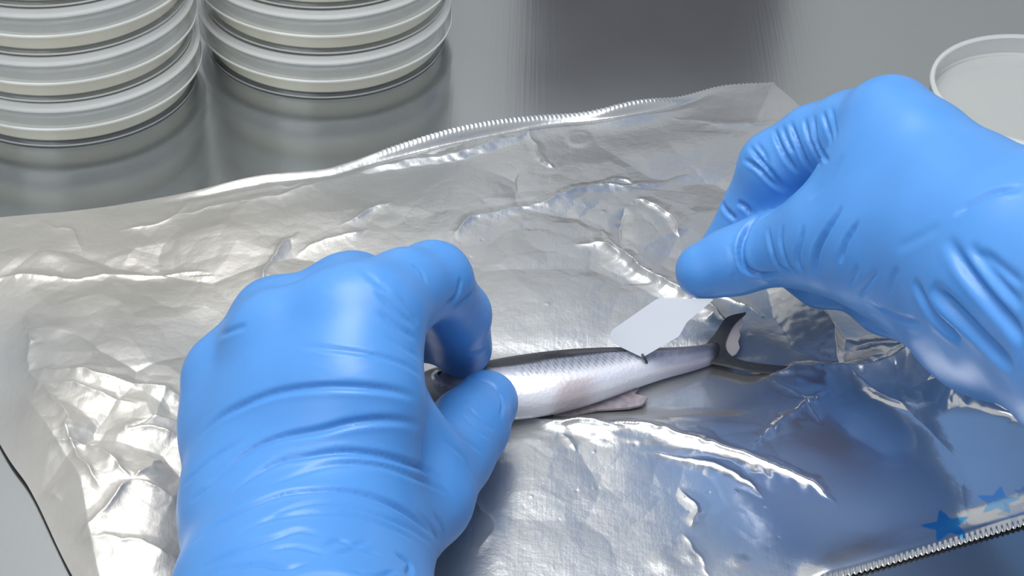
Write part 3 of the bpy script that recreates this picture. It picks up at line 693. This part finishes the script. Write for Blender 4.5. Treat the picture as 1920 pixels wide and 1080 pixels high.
# ---- right hand
RH = [
 (6, 6, [(3000, 1040, 112, 34), (2500, 800, 100, 33), (2150, 640, 84, 30), (1915, 507, 72, 26.5), (1800, 455, 70, 21), (1725, 465, 62, 18)]),
 (6, 14, [(1915, 490, 74, 24), (1810, 365, 77, 15.5), (1735, 290, 79, 13.5), (1668, 232, 79, 13)]),                # index metacarpal
 (6, 12, [(1900, 520, 70, 24), (1740, 480, 60, 19), (1640, 455, 56, 17), (1556, 452, 50, 13.5)]),                    # thenar
 (6, 8, [(1672, 250, 77, 11), (1634, 315, 70, 10.5), (1592, 385, 60, 11), (1560, 440, 53, 12)]),
 (6, 10, [(1690, 300, 74, 12), (1670, 370, 66, 13), (1650, 440, 58, 15)]),                                              # web
 (6, 10, [(1700, 330, 72, 14), (1720, 420, 64, 18)]),
 (4, 4, [(1600, 440, 54, 14), (1556, 450, 52, 13.2), (1500, 460, 46, 11.4), (1440, 467, 40, 10), (1380, 488, 36, 9.4), (1320, 508, 32, 8.6)]),   # thumb
 (3, 2, [(1672, 236, 78, 13), (1600, 252, 70, 11.8), (1530, 272, 62, 11.2), (1456, 314, 53, 10.8), (1412, 408, 36, 9.8), (1352, 490, 23, 8.4)]),     # index
 (6, 10, [(1900, 520, 66, 22), (1790, 400, 62, 14), (1710, 300, 60, 12)]),
 (3, 5, [(1710, 300, 60, 12), (1510, 410, 40, 10), (1470, 470, 24, 9), (1537, 526, 22, 8.4)]),
 (6, 10, [(1900, 540, 60, 22), (1800, 470, 50, 13), (1740, 390, 46, 11.5)]),
 (3, 5, [(1740, 390, 46, 11.5), (1590, 480, 30, 9.6), (1580, 510, 22, 9), (1655, 573, 24, 8)]),
 (6, 10, [(1900, 560, 56, 20), (1840, 560, 44, 13), (1780, 480, 40, 10.5)]),
 (3, 5, [(1780, 480, 40, 10.5), (1680, 540, 28, 9), (1670, 560, 24, 8.4), (1728, 607, 25, 7.6)]),
 (6, 10, [(1760, 570, 46, 12), (1850, 610, 56, 15), (1930, 610, 62, 16), (2150, 720, 80, 24)]),                        # loose glove below the wrist
]
def z2(pts): return [(1000+x/1.742, 100+y/1.742) for x, y in pts]
def z7(pts): return [(1240+x/3.1775, 140+y/3.1775) for x, y in pts]
RCR = [(z2(c), a, w_, s) for c, a, w_, s in [
 ([(740, 515), (695, 570), (677, 640), (692, 700), (740, 724), (805, 720)], 1.0, .9, 1),
 ([(765, 570), (775, 630), (800, 695), (850, 718)], .5, .8, 1), ([(815, 560), (808, 620), (830, 690), (865, 718)], .5, .8, 1),
 ([(885, 560), (870, 620), (862, 680), (890, 722)], .5, .8, 1), ([(1010, 500), (960, 580), (925, 650), (915, 725)], .9, .9, 1),
 ([(1065, 545), (1020, 620), (1000, 685)], .6, .8, 1), ([(740, 540), (800, 500), (850, 470)], .3, .8, 1),
 ([(1375, 530), (1430, 490), (1500, 455), (1600, 438)], .7, 1.2, 1),
 ([(1350, 600), (1420, 710), (1490, 800), (1560, 880), (1600, 940)], 1.2, 1.8, 1), ([(1300, 760), (1380, 840), (1480, 940), (1570, 1025)], 1.4, 2.0, 1),
 ([(1240, 740), (1300, 850), (1400, 940)], .9, 1.5, 1), ([(1420, 620), (1500, 720), (1600, 830)], .8, 1.6, 1), ([(1460, 640), (1530, 700), (1603, 760)], .6, 1.4, 1),
 ([(1060, 790), (1090, 750), (1120, 710)], .4, .8, 1), ([(1030, 760), (1050, 720), (1060, 690)], .3, .8, 1), ([(960, 740), (1000, 700)], .3, .8, 1), ([(1150, 800), (1170, 740), (1190, 700)], .3, 1, 1),
 ([(1180, 640), (1260, 600), (1330, 560)], .2, 1.6, 1), ([(900, 480), (960, 420), (1020, 330)], .25, 1.2, 1), ([(640, 620), (660, 700), (650, 760)], .2, .9, 1),
 ([(1100, 820), (1180, 860), (1260, 880)], .5, 1.2, 1),
]]+[(z7(c), a, w_, s) for c, a, w_, s in [
 ([(668, 320), (695, 400), (740, 490), (810, 590)], .75, .75, 1), ([(765, 275), (800, 380), (845, 490), (900, 585)], .8, .75, 1),
 ([(850, 250), (870, 360), (910, 450), (955, 540)], .6, .7, 1), ([(905, 235), (915, 380), (960, 470), (1000, 520)], .7, .75, 1), ([(960, 215), (985, 300), (1025, 410)], .5, .7, 1),
 ([(1010, 190), (1030, 280), (1050, 380)], .3, .8, 1), ([(715, 300), (750, 400), (790, 470)], .45, .7, 1),
 ([(520, 420), (595, 515), (680, 620), (745, 695)], .8, .75, 1), ([(480, 500), (565, 550), (650, 635), (730, 705)], .8, .75, 1), ([(560, 400), (610, 470), (640, 540)], .4, .7, 1),
 ([(350, 735), (378, 800), (445, 865)], .7, .75, 1), ([(450, 760), (500, 790), (530, 830)], .7, .8, 1),
]]
def make_glove(chains, cr, label, seed, base, am=1.2):
    v, f = build_hand(chains)
    v, no, f = subdivide('g', v, f, 1)
    bvh = bvh_of(v[:], f)
    d = 1.3*n3(v, 26, seed)+.5*n3(v, 9, seed+5)
    for px, a, w_, s in cr: d += crease(v, no, bvh, px, a*am, w_*.9, .22, .22, s)
    v = v+no*d[:, None]
    o = mesh_np('gloved_hand', v, f, MAT['glove'], None, origin=base)
    tag(o, label, 'hand')
    return o
make_glove(LH, LCR, 'left hand in a blue nitrile glove pinching the fish head with thumb and index finger', 11, P(575, 1100, 5))
make_glove(RH, RCR, 'right hand in a blue nitrile glove holding the white tag between thumb and index finger', 31, P(1800, 560, 30), 1.7)
